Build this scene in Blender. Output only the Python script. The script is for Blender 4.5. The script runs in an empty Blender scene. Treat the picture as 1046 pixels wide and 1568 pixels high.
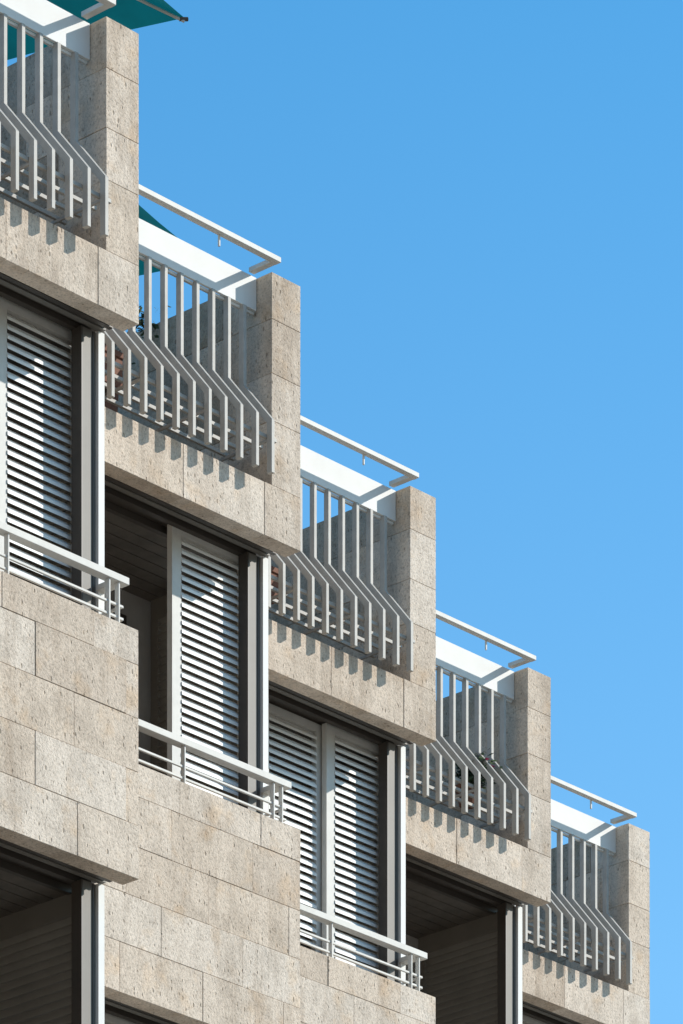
import bpy, math, random
from mathutils import Vector, Matrix
random.seed(7)
scene=bpy.context.scene
R=math.radians

# ------------------------------------------------------------------ helpers
class MB:
    def __init__(s): s.v=[];s.f=[];s.m=[];s.r=[]
    def add(s,verts,faces,mat=0,rnd=0.5):
        o=len(s.v); s.v+= [tuple(p) for p in verts]
        for f in faces:
            s.f.append(tuple(o+i for i in f)); s.m.append(mat); s.r.append(rnd)
    def box(s,u0,u1,v0,v1,z0,z1,mat=0,rnd=0.5):
        a,b=-v1,-v0
        s.add([(u0,a,z0),(u1,a,z0),(u1,b,z0),(u0,b,z0),(u0,a,z1),(u1,a,z1),(u1,b,z1),(u0,b,z1)],
              [(0,3,2,1),(4,5,6,7),(0,1,5,4),(1,2,6,5),(2,3,7,6),(3,0,4,7)],mat,rnd)
    def prism(s,poly,u0,u1,mat=0,rnd=0.5):
        n=len(poly)
        vs=[(u0,-v,z) for v,z in poly]+[(u1,-v,z) for v,z in poly]
        fs=[tuple(range(n)),tuple(range(2*n-1,n-1,-1))]
        for i in range(n):
            j=(i+1)%n; fs.append((i,i+n,j+n,j))
        s.add(vs,fs,mat,rnd)
    def strip(s,path,t,u0,u1,mat=0,rnd=0.5):
        L=[];Rr=[]
        n=len(path)
        for i,p in enumerate(path):
            p=Vector(p)
            d1=(p-Vector(path[i-1])).normalized() if i>0 else None
            d2=(Vector(path[i+1])-p).normalized() if i<n-1 else None
            if d1 is None:d1=d2
            if d2 is None:d2=d1
            n1=Vector((-d1.y,d1.x));n2=Vector((-d2.y,d2.x))
            m=(n1+n2).normalized(); k=t/2/max(.3,m.dot(n1))
            L.append(p+m*k);Rr.append(p-m*k)
        vs=[];fs=[]
        for a,b in zip(L,Rr):
            vs+=[(u0,-a.x,a.y),(u1,-a.x,a.y),(u1,-b.x,b.y),(u0,-b.x,b.y)]
        for i in range(n-1):
            o=4*i
            for k in range(4):
                k2=(k+1)%4
                fs.append((o+k,o+k2,o+4+k2,o+4+k))
        fs.append((0,3,2,1)); o=4*(n-1); fs.append((o,o+1,o+2,o+3))
        s.add(vs,fs,mat,rnd)
    def mesh(s,name,mats):
        me=bpy.data.meshes.new(name); me.from_pydata(s.v,[],s.f)
        for m in mats: me.materials.append(m)
        me.polygons.foreach_set("material_index",s.m)
        at=me.attributes.new("rnd",'FLOAT','FACE'); at.data.foreach_set("value",s.r)
        me.update()
        import bmesh
        bm=bmesh.new(); bm.from_mesh(me); bmesh.ops.recalc_face_normals(bm,faces=bm.faces); bm.to_mesh(me); bm.free()
        return me
def obj(name,me,parent=None,mat=None,bevel=0):
    o=bpy.data.objects.new(name,me); scene.collection.objects.link(o)
    if parent: o.parent=parent
    if mat is not None: o.matrix_local=mat
    if bevel:
        b=o.modifiers.new("bevel",'BEVEL'); b.width=bevel; b.segments=1; b.limit_method='ANGLE'
    return o
def empty(name,mat=None):
    e=bpy.data.objects.new(name,None); scene.collection.objects.link(e); e.empty_display_size=.3
    if mat is not None: e.matrix_local=mat
    return e

# ------------------------------------------------------------------ materials
def newmat(name):
    m=bpy.data.materials.new(name); m.use_nodes=True
    nt=m.node_tree; b=nt.nodes['Principled BSDF']
    return m,nt,b
def N(nt,t,**k):
    n=nt.nodes.new(t)
    for a,b in k.items(): setattr(n,a,b)
    return n
def math_n(nt,op,a,b=None,clamp=False):
    n=N(nt,'ShaderNodeMath',operation=op,use_clamp=clamp)
    for i,x in enumerate((a,b)):
        if x is None: continue
        if isinstance(x,(int,float)): n.inputs[i].default_value=x
        else: nt.links.new(x,n.inputs[i])
    return n.outputs[0]
def ramp(nt,fac,stops):
    n=N(nt,'ShaderNodeValToRGB'); nt.links.new(fac,n.inputs[0])
    e=n.color_ramp.elements
    while len(e)<len(stops): e.new(.5)
    for x,(p,c) in zip(e,stops):
        x.position=p; x.color=(c if len(c)==4 else (*c,1))
    return n.outputs[0]
def noise(nt,vec,scale,detail=4,rough=.6):
    n=N(nt,'ShaderNodeTexNoise'); n.inputs['Scale'].default_value=scale
    n.inputs['Detail'].default_value=detail; n.inputs['Roughness'].default_value=rough
    nt.links.new(vec,n.inputs['Vector']); return n.outputs['Fac']
def mix(nt,typ,fac,a,b):
    n=N(nt,'ShaderNodeMix',data_type='RGBA',blend_type=typ)
    for sck,x in ((n.inputs[0],fac),(n.inputs[6],a),(n.inputs[7],b)):
        if isinstance(x,(int,float)): sck.default_value=x
        elif isinstance(x,tuple): sck.default_value=(*x,1)
        else: nt.links.new(x,sck)
    return n.outputs[2]

def stone(name,base=(.72,.615,.515),dark=(.59,.50,.415)):
    m,nt,b=newmat(name)
    geo=N(nt,'ShaderNodeNewGeometry'); pos=geo.outputs['Position']
    at=N(nt,'ShaderNodeAttribute',attribute_name='rnd')
    comb=N(nt,'ShaderNodeCombineXYZ')
    off=math_n(nt,'MULTIPLY',at.outputs['Fac'],37.0)
    for i in range(3): nt.links.new(off,comb.inputs[i])
    va=N(nt,'ShaderNodeVectorMath',operation='ADD'); nt.links.new(pos,va.inputs[0]); nt.links.new(comb.outputs[0],va.inputs[1])
    vec=va.outputs[0]
    big=noise(nt,vec,3.6,5,.75)
    col=ramp(nt,big,[(.38,dark),(.56,base)])
    mp=N(nt,'ShaderNodeMapping'); mp.inputs['Scale'].default_value=(6,6,.8); nt.links.new(pos,mp.inputs[0])
    st=noise(nt,mp.outputs[0],1.0,3,.65)
    col=mix(nt,'MULTIPLY',.5,col,ramp(nt,st,[(.36,(.68,.64,.60)),(.52,(1,1,1))]))
    fine=noise(nt,vec,68,2,.95)
    col=mix(nt,'MULTIPLY',.85,col,ramp(nt,fine,[(.30,(.54,.52,.50)),(.45,(.95,.95,.95)),(.70,(1.2,1.2,1.2))]))
    mp2=N(nt,'ShaderNodeMapping'); mp2.inputs['Scale'].default_value=(1,1,.5); nt.links.new(vec,mp2.inputs[0])
    vo=N(nt,'ShaderNodeTexVoronoi',feature='F1'); vo.inputs['Scale'].default_value=50; nt.links.new(mp2.outputs[0],vo.inputs['Vector'])
    sep=N(nt,'ShaderNodeSeparateColor'); nt.links.new(vo.outputs['Color'],sep.inputs[0])
    rad=math_n(nt,'MULTIPLY',math_n(nt,'POWER',sep.outputs[0],3.4),.40)
    pit=math_n(nt,'MULTIPLY',math_n(nt,'SUBTRACT',rad,vo.outputs['Distance']),7.0,True)
    col=mix(nt,'MULTIPLY',math_n(nt,'MULTIPLY',pit,.75),col,(.48,.45,.41))
    tone=ramp(nt,at.outputs['Fac'],[(0,(.88,.855,.83)),(.35,(.97,.95,.925)),(.65,(1,1,1)),(1,(1.03,1.05,1.07))])
    col=mix(nt,'MULTIPLY',1.0,col,tone)
    warm=noise(nt,vec,4.5,3,.6)
    col=mix(nt,'MULTIPLY',ramp(nt,warm,[(.55,(0,0,0)),(.71,(.6,.6,.6))]),col,(1.0,.87,.72))
    nt.links.new(col,b.inputs['Base Color']); b.inputs['Roughness'].default_value=.92
    b.inputs['Specular IOR Level'].default_value=.2
    h=math_n(nt,'ADD',math_n(nt,'MULTIPLY',fine,.9),math_n(nt,'MULTIPLY',noise(nt,vec,18,2,.7),.8))
    h=math_n(nt,'SUBTRACT',h,math_n(nt,'MULTIPLY',pit,.8))
    bp=N(nt,'ShaderNodeBump'); bp.inputs['Strength'].default_value=.7; bp.inputs['Distance'].default_value=.006
    nt.links.new(h,bp.inputs['Height']); nt.links.new(bp.outputs[0],b.inputs['Normal'])
    return m
def paint(name,c,rough=.45,var=.12,scale=6,metal=0,spec=.5):
    m,nt,b=newmat(name)
    geo=N(nt,'ShaderNodeNewGeometry'); n1=noise(nt,geo.outputs['Position'],scale,3,.7)
    lo=tuple(x*(1-var) for x in c)
    col=ramp(nt,n1,[(.3,lo),(.65,c)])
    nt.links.new(col,b.inputs['Base Color']); b.inputs['Roughness'].default_value=rough; b.inputs['Metallic'].default_value=metal
    b.inputs['Specular IOR Level'].default_value=spec
    return m
M_stone=stone("weathered_stone")
M_stone_shade=stone("shaded_stone",(.50,.42,.34),(.38,.32,.26))  # darker copy of the same stone: shade on inner partition blocks put into the colour
M_mortar=paint("mortar",(.52,.455,.385),.95)
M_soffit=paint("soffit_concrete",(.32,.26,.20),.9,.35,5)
M_white=paint("white_painted_metal",(.78,.775,.755),.6,.07,3,spec=.3)
M_bar=paint("grey_painted_metal",(.47,.45,.415),.55,.2,9,spec=.3)
M_rail=paint("light_grey_painted_metal",(.66,.64,.60),.55,.12,9,spec=.3)
M_slat=paint("shutter_slat_paint",(.88,.87,.85),.5,.06)
M_frame=paint("anodised_frame",(.19,.175,.155),.5,.15,4,spec=.25)
M_track=paint("dark_bronze_track",(.07,.058,.048),.5,.2)
M_plank=paint("ceiling_planks",(.16,.14,.12),.6,.35,7)
M_inner=paint("loggia_plaster",(.42,.40,.38),.9,.15)
M_glass=paint("dark_window_glass",(.02,.022,.025),.12,.1)
M_terra=paint("terracotta",(.24,.105,.065),.85,.35,10)
def leafmat(name,a,b_):
    m,nt,b=newmat(name)
    at=N(nt,'ShaderNodeAttribute',attribute_name='rnd')
    nt.links.new(ramp(nt,at.outputs['Fac'],[(0,a),(1,b_)]),b.inputs['Base Color']); b.inputs['Roughness'].default_value=.6
    return m
M_leaf=leafmat("foliage",(.02,.035,.012),(.07,.11,.03))
M_flower=leafmat("petals",(.5,.04,.15),(.7,.10,.3))
M_teal,nt,b=newmat("teal_canvas")
geo=N(nt,'ShaderNodeNewGeometry')
c=ramp(nt,noise(nt,geo.outputs['Position'],3,3),[(.3,(.0,.13,.16)),(.7,(.0,.18,.22))])
nt.links.new(c,b.inputs['Base Color']); b.inputs['Roughness'].default_value=.85
tr=N(nt,'ShaderNodeBsdfTranslucent'); nt.links.new(c,tr.inputs[0])
mx=N(nt,'ShaderNodeMixShader'); mx.inputs[0].default_value=.3
nt.links.new(b.outputs[0],mx.inputs[1]); nt.links.new(tr.outputs[0],mx.inputs[2]); nt.links.new(mx.outputs[0],nt.nodes['Material Output'].inputs[0])

# ------------------------------------------------------------------ geometry layout (metres)
ANG=math.atan2(.735,.678)
P1=Vector((-1.058,28.4,0)); D=Vector((.8240,2.760,0))
UW=2.586; ST=1.267; FL=2.9
ZB=13.385     # underside of the stone lip
ZT=13.46      # soffit behind the lip
ZF=13.69      # terrace floor / band top
def unitmat(i,dz=0):
    return Matrix.Translation(P1+D*(i-1)+Vector((0,0,dz)))@Matrix.Rotation(ANG,4,'Z')
UNITS=range(0,6)
building=empty("apartment_building")
rr=random.Random(3)
G=.0010
def blockrow(mb,u0,u1,cuts,v0,v1,z0,z1):
    xs=[u0]+[c for c in cuts if u0<c<u1]+[u1]
    for a,b_ in zip(xs[:-1],xs[1:]):
        d=rr.uniform(-.003,.003)
        mb.box(a+G,b_-G,v0,v1+d,z0+G,z1-G,0,rr.random())
def parapet_mesh(seed):
    rr.seed(seed); mb=MB(); zb=ZB-FL
    mb.box(-UW+.004,-.008,-.115,-.007,zb+.006,11.782,1)
    z=11.79
    hs=[.185,.28,.28,.28]; hs.append(11.79-zb-sum(hs))
    for k,h in enumerate(hs):
        off=-.05-((k+seed)%2)*.33-rr.uniform(0,.1)
        if k==0: off=-.33
        cuts=sorted(off-.66*j for j in range(5))
        blockrow(mb,-UW,0,cuts,-.12,0,z-h,z); z-=h
    return mb.mesh("stone_parapet",[M_stone,M_mortar])
def topband_mesh(seed):
    rr.seed(seed); mb=MB()
    mb.box(-UW+.004,-.008,-.115,-.007,ZB+.006,ZF-.01,1)
    mb.box(-.232,-.008,-2.55,-.007,ZF-.01,14.895,1)
    blockrow(mb,-UW,0,[-2.28,-1.62,-.96,-.30],-.12,0,ZB,ZF)
    zs=[ZF,14.06,14.33,14.64,14.907]
    for k in range(4):
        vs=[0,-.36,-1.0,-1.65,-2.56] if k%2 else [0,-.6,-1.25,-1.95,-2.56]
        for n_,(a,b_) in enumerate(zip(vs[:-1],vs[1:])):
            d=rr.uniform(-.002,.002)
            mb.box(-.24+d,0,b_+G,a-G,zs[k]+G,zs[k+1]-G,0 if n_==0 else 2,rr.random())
    return mb.mesh("stone_pier_and_band",[M_stone,M_mortar,M_stone_shade])
paras=[parapet_mesh(s) for s in range(5)]
bands=[topband_mesh(s+10) for s in range(6)]

def slab_mesh():
    mb=MB(); zt=ZT-FL
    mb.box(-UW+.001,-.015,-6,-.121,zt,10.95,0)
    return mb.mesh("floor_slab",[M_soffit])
def window_mesh():
    """recessed corner loggia of one storey: z 10.9 .. 13.46"""
    mb=MB() # mats 0 track 1 frame 2 white 3 plank 4 inner 5 glass
    T=ZT
    mb.box(-UW,-.02,-.20,-.17,T-.045,T,0)
    mb.box(-UW,-.02,-.262,-.225,T-.04,T,1)
    mb.box(-UW,-.05,-.345,-.305,T-.05,T,0)
    mb.box(-UW,-.05,-.46,-.43,T-.06,T,0)
    # corner post: dark box section with one slim white cover strip
    mb.box(-.155,-.050,-.31,-.272,10.96,T-.045,1)
    mb.box(-.050,-.006,-.30,-.250,10.96,T-.045,2)
    mb.box(-.165,-.155,-.335,-.26,10.96,T-.052,0)
    mb.box(-.075,-.066,-.272,-.268,10.96,T-.05,0)
    # ceiling planks
    v=-.47
    while v>-1.14:
        mb.box(-UW,-.03,v-.092,v,T-.055,T-.03,3); v-=.1
    mb.box(-UW,-.012,-1.3,-.13,T-.018,T-.001,0)
    # back wall + door
    mb.box(-UW,-.02,-1.25,-1.15,10.95,T-.02,4)
    mb.box(-1.95,-1.25,-1.149,-1.11,10.95,T-.22,0)
    mb.box(-1.88,-1.32,-1.109,-1.10,11.0,T-.29,5)
    mb.box(-.95,-.30,-1.149,-1.11,10.95,T-.22,0)
    mb.box(-.88,-.37,-1.109,-1.10,11.0,T-.29,5)
    # side return: frame + louvre
    mb.box(-.07,-.02,-.40,-.33,10.95,T-.05,1)
    mb.box(-.07,-.02,-1.14,-1.08,10.95,T-.05,1)
    mb.box(-.07,-.02,-1.08,-.40,T-.17,T-.05,1)
    mb.box(-.07,-.02,-1.08,-.40,10.95,11.1,1)
    z=11.13
    while z<T-.19:
        mb.add([(-.02,.40,z),(-.02,1.08,z),(-.07,1.08,z+.036),(-.07,.40,z+.036),
                (-.02,.40,z+.008),(-.02,1.08,z+.008),(-.07,1.08,z+.044),(-.07,.40,z+.044)],
               [(0,3,2,1),(4,5,6,7),(0,1,5,4),(1,2,6,5),(2,3,7,6),(3,0,4,7)],1)
        z+=.047
    return mb.mesh("corner_loggia",[M_track,M_frame,M_white,M_plank,M_inner,M_glass])
def shutter_mesh(w,seed=0):
    rg=random.Random(seed)
    mb=MB(); z0,z1=10.97,ZT-.03; t=.02
    mb.box(-w,-w+.075,-t,t,z0,z1,0); mb.box(-.075,0,-t,t,z0,z1,0)
    mb.box(-w+.075,-.075,-t,t,z1-.05,z1,0); mb.box(-w+.075,-.075,-t,t,z0,z0+.1,0)
    p=.050; z=z0+.105
    while z<z1-.09:
        j=rg.uniform(-.0012,.0012); k=rg.uniform(-.0015,.0015)
        mb.prism([(.026,z+j),(.026,z+.017+j),(-.010,z+.053+k),(-.010,z+.044+k)],-w+.075,-.075,1)
        z+=p
    return mb.mesh("louvred_shutter",[M_rail,M_slat])
slab=slab_mesh(); win=window_mesh()
sh65=shutter_mesh(.65,1); sh58=shutter_mesh(.58,2)

def guard_mesh():
    mb=MB(); z=12.085
    mb.box(-UW+.05,.005,-.135,-.075,z-.038,z,0)
    mb.box(-.06,-.0,-.26,-.135,z-.034,z-.004,0)
    for vv,zz in ((-.10,11.93),(-.10,11.865)):
        mb.box(-UW+.05,-.02,vv-.007,vv+.007,zz-.007,zz+.007,0)
    for u in (-.13,-.06,-.86,-1.66,-2.4):
        mb.box(u-.006,u+.006,-.115,-.085,11.80,z-.038,0)
        mb.box(u-.02,u+.02,-.118,-.08,11.787,11.80,0)
    for zz in (11.93,11.865):
        mb.box(-.034,-.02,-.26,-.107,zz-.007,zz+.007,0)
    return mb.mesh("window_guard_rail",[M_rail])
guard=guard_mesh()

def railing_mesh():
    mb=MB() # 0 white 1 bar 2 light
    mb.box(-UW+.01,-.246,-.135,-.115,14.715,14.905,0)
    mb.box(-UW+.01,-.246,-.155,-.135,14.70,14.715,0)
    mb.box(-UW+.01,-.268,.056,.10,14.914,14.944,2)
    mb.box(-.312,-.268,-.115,.056,14.916,14.942,2)
    for u in (-.74,-1.45,-2.2):
        mb.box(u-.006,u+.006,.058,.070,14.850,14.914,2)
    path=[(-.125,14.715),(-.125,14.245),(.095,13.985),(.095,13.69)]
    u=-.35
    while u>-UW+.08:
        mb.strip(path,.038,u-.013,u+.013,1,random.random())
        u-=.128
    for vv in (.063,-.045,-.155,-.265):
        mb.box(-UW+.03,-.275,vv-.010,vv+.010,13.895,13.917,1)
    for k in range(0,17,4):
        u=-.35-.128*k
        mb.box(u-.006,u+.006,-.33,.074,13.876,13.894,1)
        mb.box(u-.008,u+.008,-.330,-.312,ZF,13.876,1)
    return mb.mesh("balcony_railing",[M_white,M_bar,M_rail])
rail=railing_mesh()

LAY={1:[(65,-.02,-.395),(65,-.68,-.395),(65,-1.34,-.395)],
     2:[(65,-.05,-.365)],
     3:[(58,-.02,-.395),(58,-.56,-.450),(58,-1.12,-.395),(58,-1.68,-.450)],
     4:[],5:[(65,-.68,-.395)],0:[(65,-.68,-.395)]}
LOW={0:[(65,-.02,-.395)],1:[],2:[(65,-.9,-.395)],3:[(65,-.02,-.395)],4:[(65,-.02,-.395),(65,-.68,-.395)],5:[]}
tm=MB()
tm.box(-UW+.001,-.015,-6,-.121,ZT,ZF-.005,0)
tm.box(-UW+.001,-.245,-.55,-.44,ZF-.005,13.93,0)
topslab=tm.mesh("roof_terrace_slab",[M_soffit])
bw=MB(); bw.box(-UW,0,-6.2,-5.95,-1.6,14.2,0); backw=bw.mesh("rear_wall",[M_stone])
gw=MB()
gh=(ZB-FL*5)-(-1.6)
groundw=None
if gh>.05:
    blockrow(gw,-UW,0,[-2.28,-1.62,-.96,-.30],-.3,0,-1.6,-1.6+gh-.002)
    groundw=gw.mesh("ground_floor_wall",[M_stone])
for i in UNITS:
    um=unitmat(i)
    obj("stone_pier_and_band",bands[i],building,um,.0018)
    obj("roof_terrace_slab",topslab,building,um)
    obj("rear_wall",backw,building,um)
    obj("balcony_railing",rail,None,um,.002)
    for fl in range(0,5):
        dm=unitmat(i,-FL*fl)
        obj("stone_parapet",paras[(i+fl*2)%5],building,dm,.0018)
        obj("floor_slab",slab,building,dm)
        obj("corner_loggia",win,building,dm)
        lay=(LAY if fl%2==0 else LOW)[i]
        for w,u,v in lay:
            obj("louvred_shutter",sh65 if w==65 else sh58,building,dm@Matrix.Translation((u,-v,0)))
        obj("window_guard_rail",guard,None,dm,.002)
    if groundw: obj("ground_floor_wall",groundw,building,um,.004)
for i in UNITS:
    e=MB(); e.box(-.14,-.021,-6,-1.26,-1.6,13.40,0)
    if i==5: e.box(-.12,-.0,-6,-1.15,-1.6,13.68,0)
    obj("party_wall",e.mesh("party_wall",[M_stone]),building,unitmat(i))

# ------------------------------------------------------------------ parasols
def parasol(cx,cy,z,half,rise,ang,floor):
    e=empty("patio_parasol",Matrix.Translation((cx,cy,0)))
    mb=MB()
    cs=[(half*math.cos(ang+k*math.pi/2),half*math.sin(ang+k*math.pi/2),z) for k in range(4)]
    seg=6
    for k in range(4):
        a=Vector(cs[k]); b_=Vector(cs[(k+1)%4]); ap=Vector((0,0,z+rise))
        rows=[]
        for j in range(seg+1):
            t=j/seg; row=[]
            for q in range(seg+1):
                s=q/seg
                p=ap.lerp(a.lerp(b_,s),t); p.z+=.03*math.sin(math.pi*t)
                inn=.05*math.sin(math.pi*s)*t
                p.x*=1-inn; p.y*=1-inn
                row.append(p)
            rows.append(row)
        vs=[p for r_ in rows for p in r_]; W=seg+1
        fs=[(j*W+q,j*W+q+1,(j+1)*W+q+1,(j+1)*W+q) for j in range(seg) for q in range(seg)]
        mb.add(vs,fs,0)
    obj("canopy",mb.mesh("canopy",[M_teal]),e)
    fr=MB()
    def rod(a,b_,r,mat=0):
        a=Vector(a);b_=Vector(b_);d=(b_-a).normalized()
        x=d.orthogonal().normalized();y=d.cross(x)
        vs=[]
        for p in (a,b_):
            for q in range(8):
                t=q*math.pi/4; vs.append(p+x*r*math.cos(t)+y*r*math.sin(t))
        fs=[(q,(q+1)%8,8+(q+1)%8,8+q) for q in range(8)]+[tuple(range(7,-1,-1)),tuple(range(8,16))]
        fr.add(vs,fs,mat)
    rod((0,0,floor),(0,0,z+rise+.06),.02)
    for c_ in cs:
        rod((0,0,z+rise-.03),(c_[0],c_[1],z-.02),.009)
        rod((0,0,z-.1),(c_[0]*.5,c_[1]*.5,z+rise*.5-.04),.008)
        v=Vector((c_[0],c_[1],0)).normalized()
        rod((c_[0]-v.x*.03,c_[1]-v.y*.03,z-.012),(c_[0]+v.x*.02,c_[1]+v.y*.02,z-.004),.012,1)
    rod((0,0,floor),(0,0,floor+.08),.25,1)
    obj("frame",fr.mesh("frame",[M_rail,M_track]),e)
parasol(-2.24,30.85,16.52,1.41,.42,math.atan2(.32,.947),ZF)
parasol(-1.975,33.68,16.45,1.2,.36,math.atan2(.32,.947),ZF)

# ------------------------------------------------------------------ planters and plants
def lathe(mb,prof,cx,cy,mat,seg=16):
    vs=[];n=len(prof)
    for r_,z in prof:
        for q in range(seg):
            t=2*math.pi*q/seg; vs.append((cx+r_*math.cos(t),cy+r_*math.sin(t),z))
    fs=[(j*seg+q,j*seg+(q+1)%seg,(j+1)*seg+(q+1)%seg,(j+1)*seg+q) for j in range(n-1) for q in range(seg)]
    fs.append(tuple(range(seg-1,-1,-1)))
    mb.add(vs,fs,mat)
SHELF=13.918
def plant(i,u,v,h=.42,pr=.14,ph=.26,flowers=0,seed=1,base=ZF-.004,spread=.2):
    rg=random.Random(seed)
    e=empty("potted_plant",unitmat(i)@Matrix.Translation((u,-v,base)))
    mb=MB()
    lathe(mb,[(pr*.68,0),(pr*.92,ph*.82),(pr*1.05,ph*.82),(pr*1.08,ph),(pr*.95,ph),(pr*.9,ph*.9),(0.001,ph*.88)],0,0,0)
    obj("pot",mb.mesh("pot",[M_terra]),e)
    lf=MB()
    clumps=[(rg.gauss(0,spread*.55),rg.gauss(0,spread*.55),ph+rg.uniform(.03,h)) for _ in range(9)]
    for _ in range(700):
        c_=rg.choice(clumps)
        x=c_[0]+rg.gauss(0,.05);y=c_[1]+rg.gauss(0,.05);z=c_[2]+rg.gauss(0,.05)
        d=Vector((rg.gauss(0,1),rg.gauss(0,1),rg.gauss(0,.7))).normalized(); s=d.orthogonal().normalized()
        L=rg.uniform(.025,.055);W=L*.4; o=Vector((x,y,z))
        lf.add([o,o+d*L*.5+s*W,o+d*L,o+d*L*.5-s*W],[(0,1,2,3)],0,rg.random())
    for c_ in clumps:
        a=Vector((0,0,ph*.85));b_=Vector(c_)
        s=Vector((.004,0,0));t=Vector((0,.004,0))
        lf.add([a-s,a+s,b_+s,b_-s],[(0,1,2,3)],0,.3); lf.add([a-t,a+t,b_+t,b_-t],[(0,1,2,3)],0,.3)
    for _ in range(flowers):
        c_=rg.choice(clumps); o=Vector((c_[0]+rg.gauss(0,.06),c_[1]+rg.gauss(0,.06),c_[2]+rg.uniform(.02,.1)))
        for q in range(5):
            t=q*2*math.pi/5; d=Vector((math.cos(t),math.sin(t),.3)).normalized()*.024; s=d.cross(Vector((0,0,1))).normalized()*.011
            lf.add([o,o+d*.6+s,o+d,o+d*.6-s],[(0,1,2,3)],1,rg.random())
    obj("leaves",lf.mesh("leaves",[M_leaf,M_flower]),e)
def trough(i,u0,u1,v,h=.2,z=SHELF):
    mb=MB()
    mb.box(u0,u1,v-.09,v-.075,z,z+h,0); mb.box(u0,u1,v+.075,v+.09,z,z+h,0)
    mb.box(u0,u0+.015,v-.075,v+.075,z,z+h,0); mb.box(u1-.015,u1,v-.075,v+.075,z,z+h,0)
    mb.box(u0+.015,u1-.015,v-.075,v+.075,z,z+h-.04,1)
    mb.box(u0-.008,u1+.008,v+.09,v+.10,z+h-.035,z+h,0)
    obj("terracotta_planter",mb.mesh("terracotta_planter",[M_terra,M_track]),None,unitmat(i),.003)
trough(2,-2.0,-1.30,-.23); trough(3,-1.95,-1.25,-.23,.18)
plant(2,-1.22,-.66,.42,.14,.72,34,3); plant(2,-.98,-.66,.34,.13,.64,0,4,spread=.24)
plant(3,-1.30,-.70,.30,.15,.80,0,5); plant(4,-.62,-.20,.12,.09,.12,6,6,base=SHELF,spread=.10)
plant(5,-1.0,-.66,.40,.15,.65,0,7); plant(4,-1.4,-.66,.3,.14,.60,0,8)
plant(5,-1.35,-.20,.18,.09,.14,0,9,base=SHELF,spread=.14)

# ------------------------------------------------------------------ ground
def sheet(name,x0,x1,y0,y1,z,mat,th=0):
    mb=MB()
    if th: 
        mb.add([(x0,y0,z-th),(x1,y0,z-th),(x1,y1,z-th),(x0,y1,z-th),(x0,y0,z),(x1,y0,z),(x1,y1,z),(x0,y1,z)],
              [(0,3,2,1),(4,5,6,7),(0,1,5,4),(1,2,6,5),(2,3,7,6),(3,0,4,7)])
    else: mb.add([(x0,y0,z),(x1,y0,z),(x1,y1,z),(x0,y1,z)],[(0,1,2,3)])
    return obj(name,mb.mesh(name,[mat]))
M_ground=paint("dry_ground",(.32,.27,.21),.95,.3,.3)
M_asph=paint("asphalt",(.055,.055,.055),.9,.25,2)
M_pave=paint("pavement_slabs",(.36,.33,.28),.9,.15,1.5)
sheet("ground",-1500,1500,-1500,1500,-1.75,M_ground)
rdir=math.atan2(2.760,.8240)
def rot(o,x,y):
    o.matrix_local=Matrix.Translation((x,y,0))@Matrix.Rotation(rdir,4,'Z')
o=sheet("road",-80,80,-3.5,3.5,-1.745,M_asph); rot(o,8,26)
o=sheet("pavement",-80,80,-9.5,-3.5,-1.604,M_pave,.14); rot(o,8,26)
o=sheet("pavement",-80,80,3.5,13.0,-1.604,M_pave,.14); rot(o,8,26)
mk=MB()
for k in range(-12,12):
    mk.add([(k*6,-.06,-1.741),(k*6+3,-.06,-1.741),(k*6+3,.06,-1.741),(k*6,.06,-1.741)],[(0,1,2,3)])
rot(obj("road_centre_line",mk.mesh("road_centre_line",[M_white])),8,26)

# ------------------------------------------------------------------ light
a_,b2,c2=1.6,1.0,1.06
sd=Vector((a_*.678+b2*.735,a_*.735-b2*.678,c2)).normalized()
el=math.asin(sd.z); az=math.atan2(sd.x,sd.y)
L=bpy.data.lights.new("sun",'SUN'); L.energy=5; L.angle=R(.5); L.color=(1,.945,.86)
lo=bpy.data.objects.new("sun",L); scene.collection.objects.link(lo)
lo.rotation_euler=(-sd).to_track_quat('-Z','Y').to_euler(); lo.location=(20,10,40)
w=bpy.data.worlds.new("World"); scene.world=w; w.use_nodes=True
nt=w.node_tree; bg=nt.nodes['Background']
sky=nt.nodes.new('ShaderNodeTexSky'); sky.sky_type='NISHITA'; sky.sun_disc=False
sky.sun_elevation=el; sky.sun_rotation=az; sky.altitude=0; sky.air_density=1.0; sky.dust_density=.6; sky.ozone_density=2.0
tc=nt.nodes.new('ShaderNodeTexCoord'); sx=nt.nodes.new('ShaderNodeSeparateXYZ'); nt.links.new(tc.outputs['Generated'],sx.inputs[0])
tint=ramp(nt,sx.outputs[2],[(0,(.45,.28,.24)),(.24,(.78,.76,.78)),(.33,(.86,.95,1.0)),(.48,(.48,.86,.99)),(.62,(.24,.35,.42))])
col=mix(nt,'MULTIPLY',1.0,sky.outputs[0],tint)
col=mix(nt,'MULTIPLY',1.0,col,(.95,1.44,1.52))
nt.links.new(col,bg.inputs[0]); bg.inputs[1].default_value=.15

# ------------------------------------------------------------------ camera (level, with rising front)
cd=bpy.data.cameras.new("camera"); co=bpy.data.objects.new("camera",cd); scene.collection.objects.link(co)
co.location=(0,0,0); co.rotation_euler=(R(90),0,0)
cd.sensor_fit='HORIZONTAL'; cd.sensor_width=36; cd.lens=8323/1046*36
cd.shift_y=(4420-784)/1046
cd.clip_start=.5; cd.clip_end=5000
scene.camera=co
scene.view_settings.view_transform='Standard'; scene.view_settings.look='None'; scene.view_settings.exposure=0
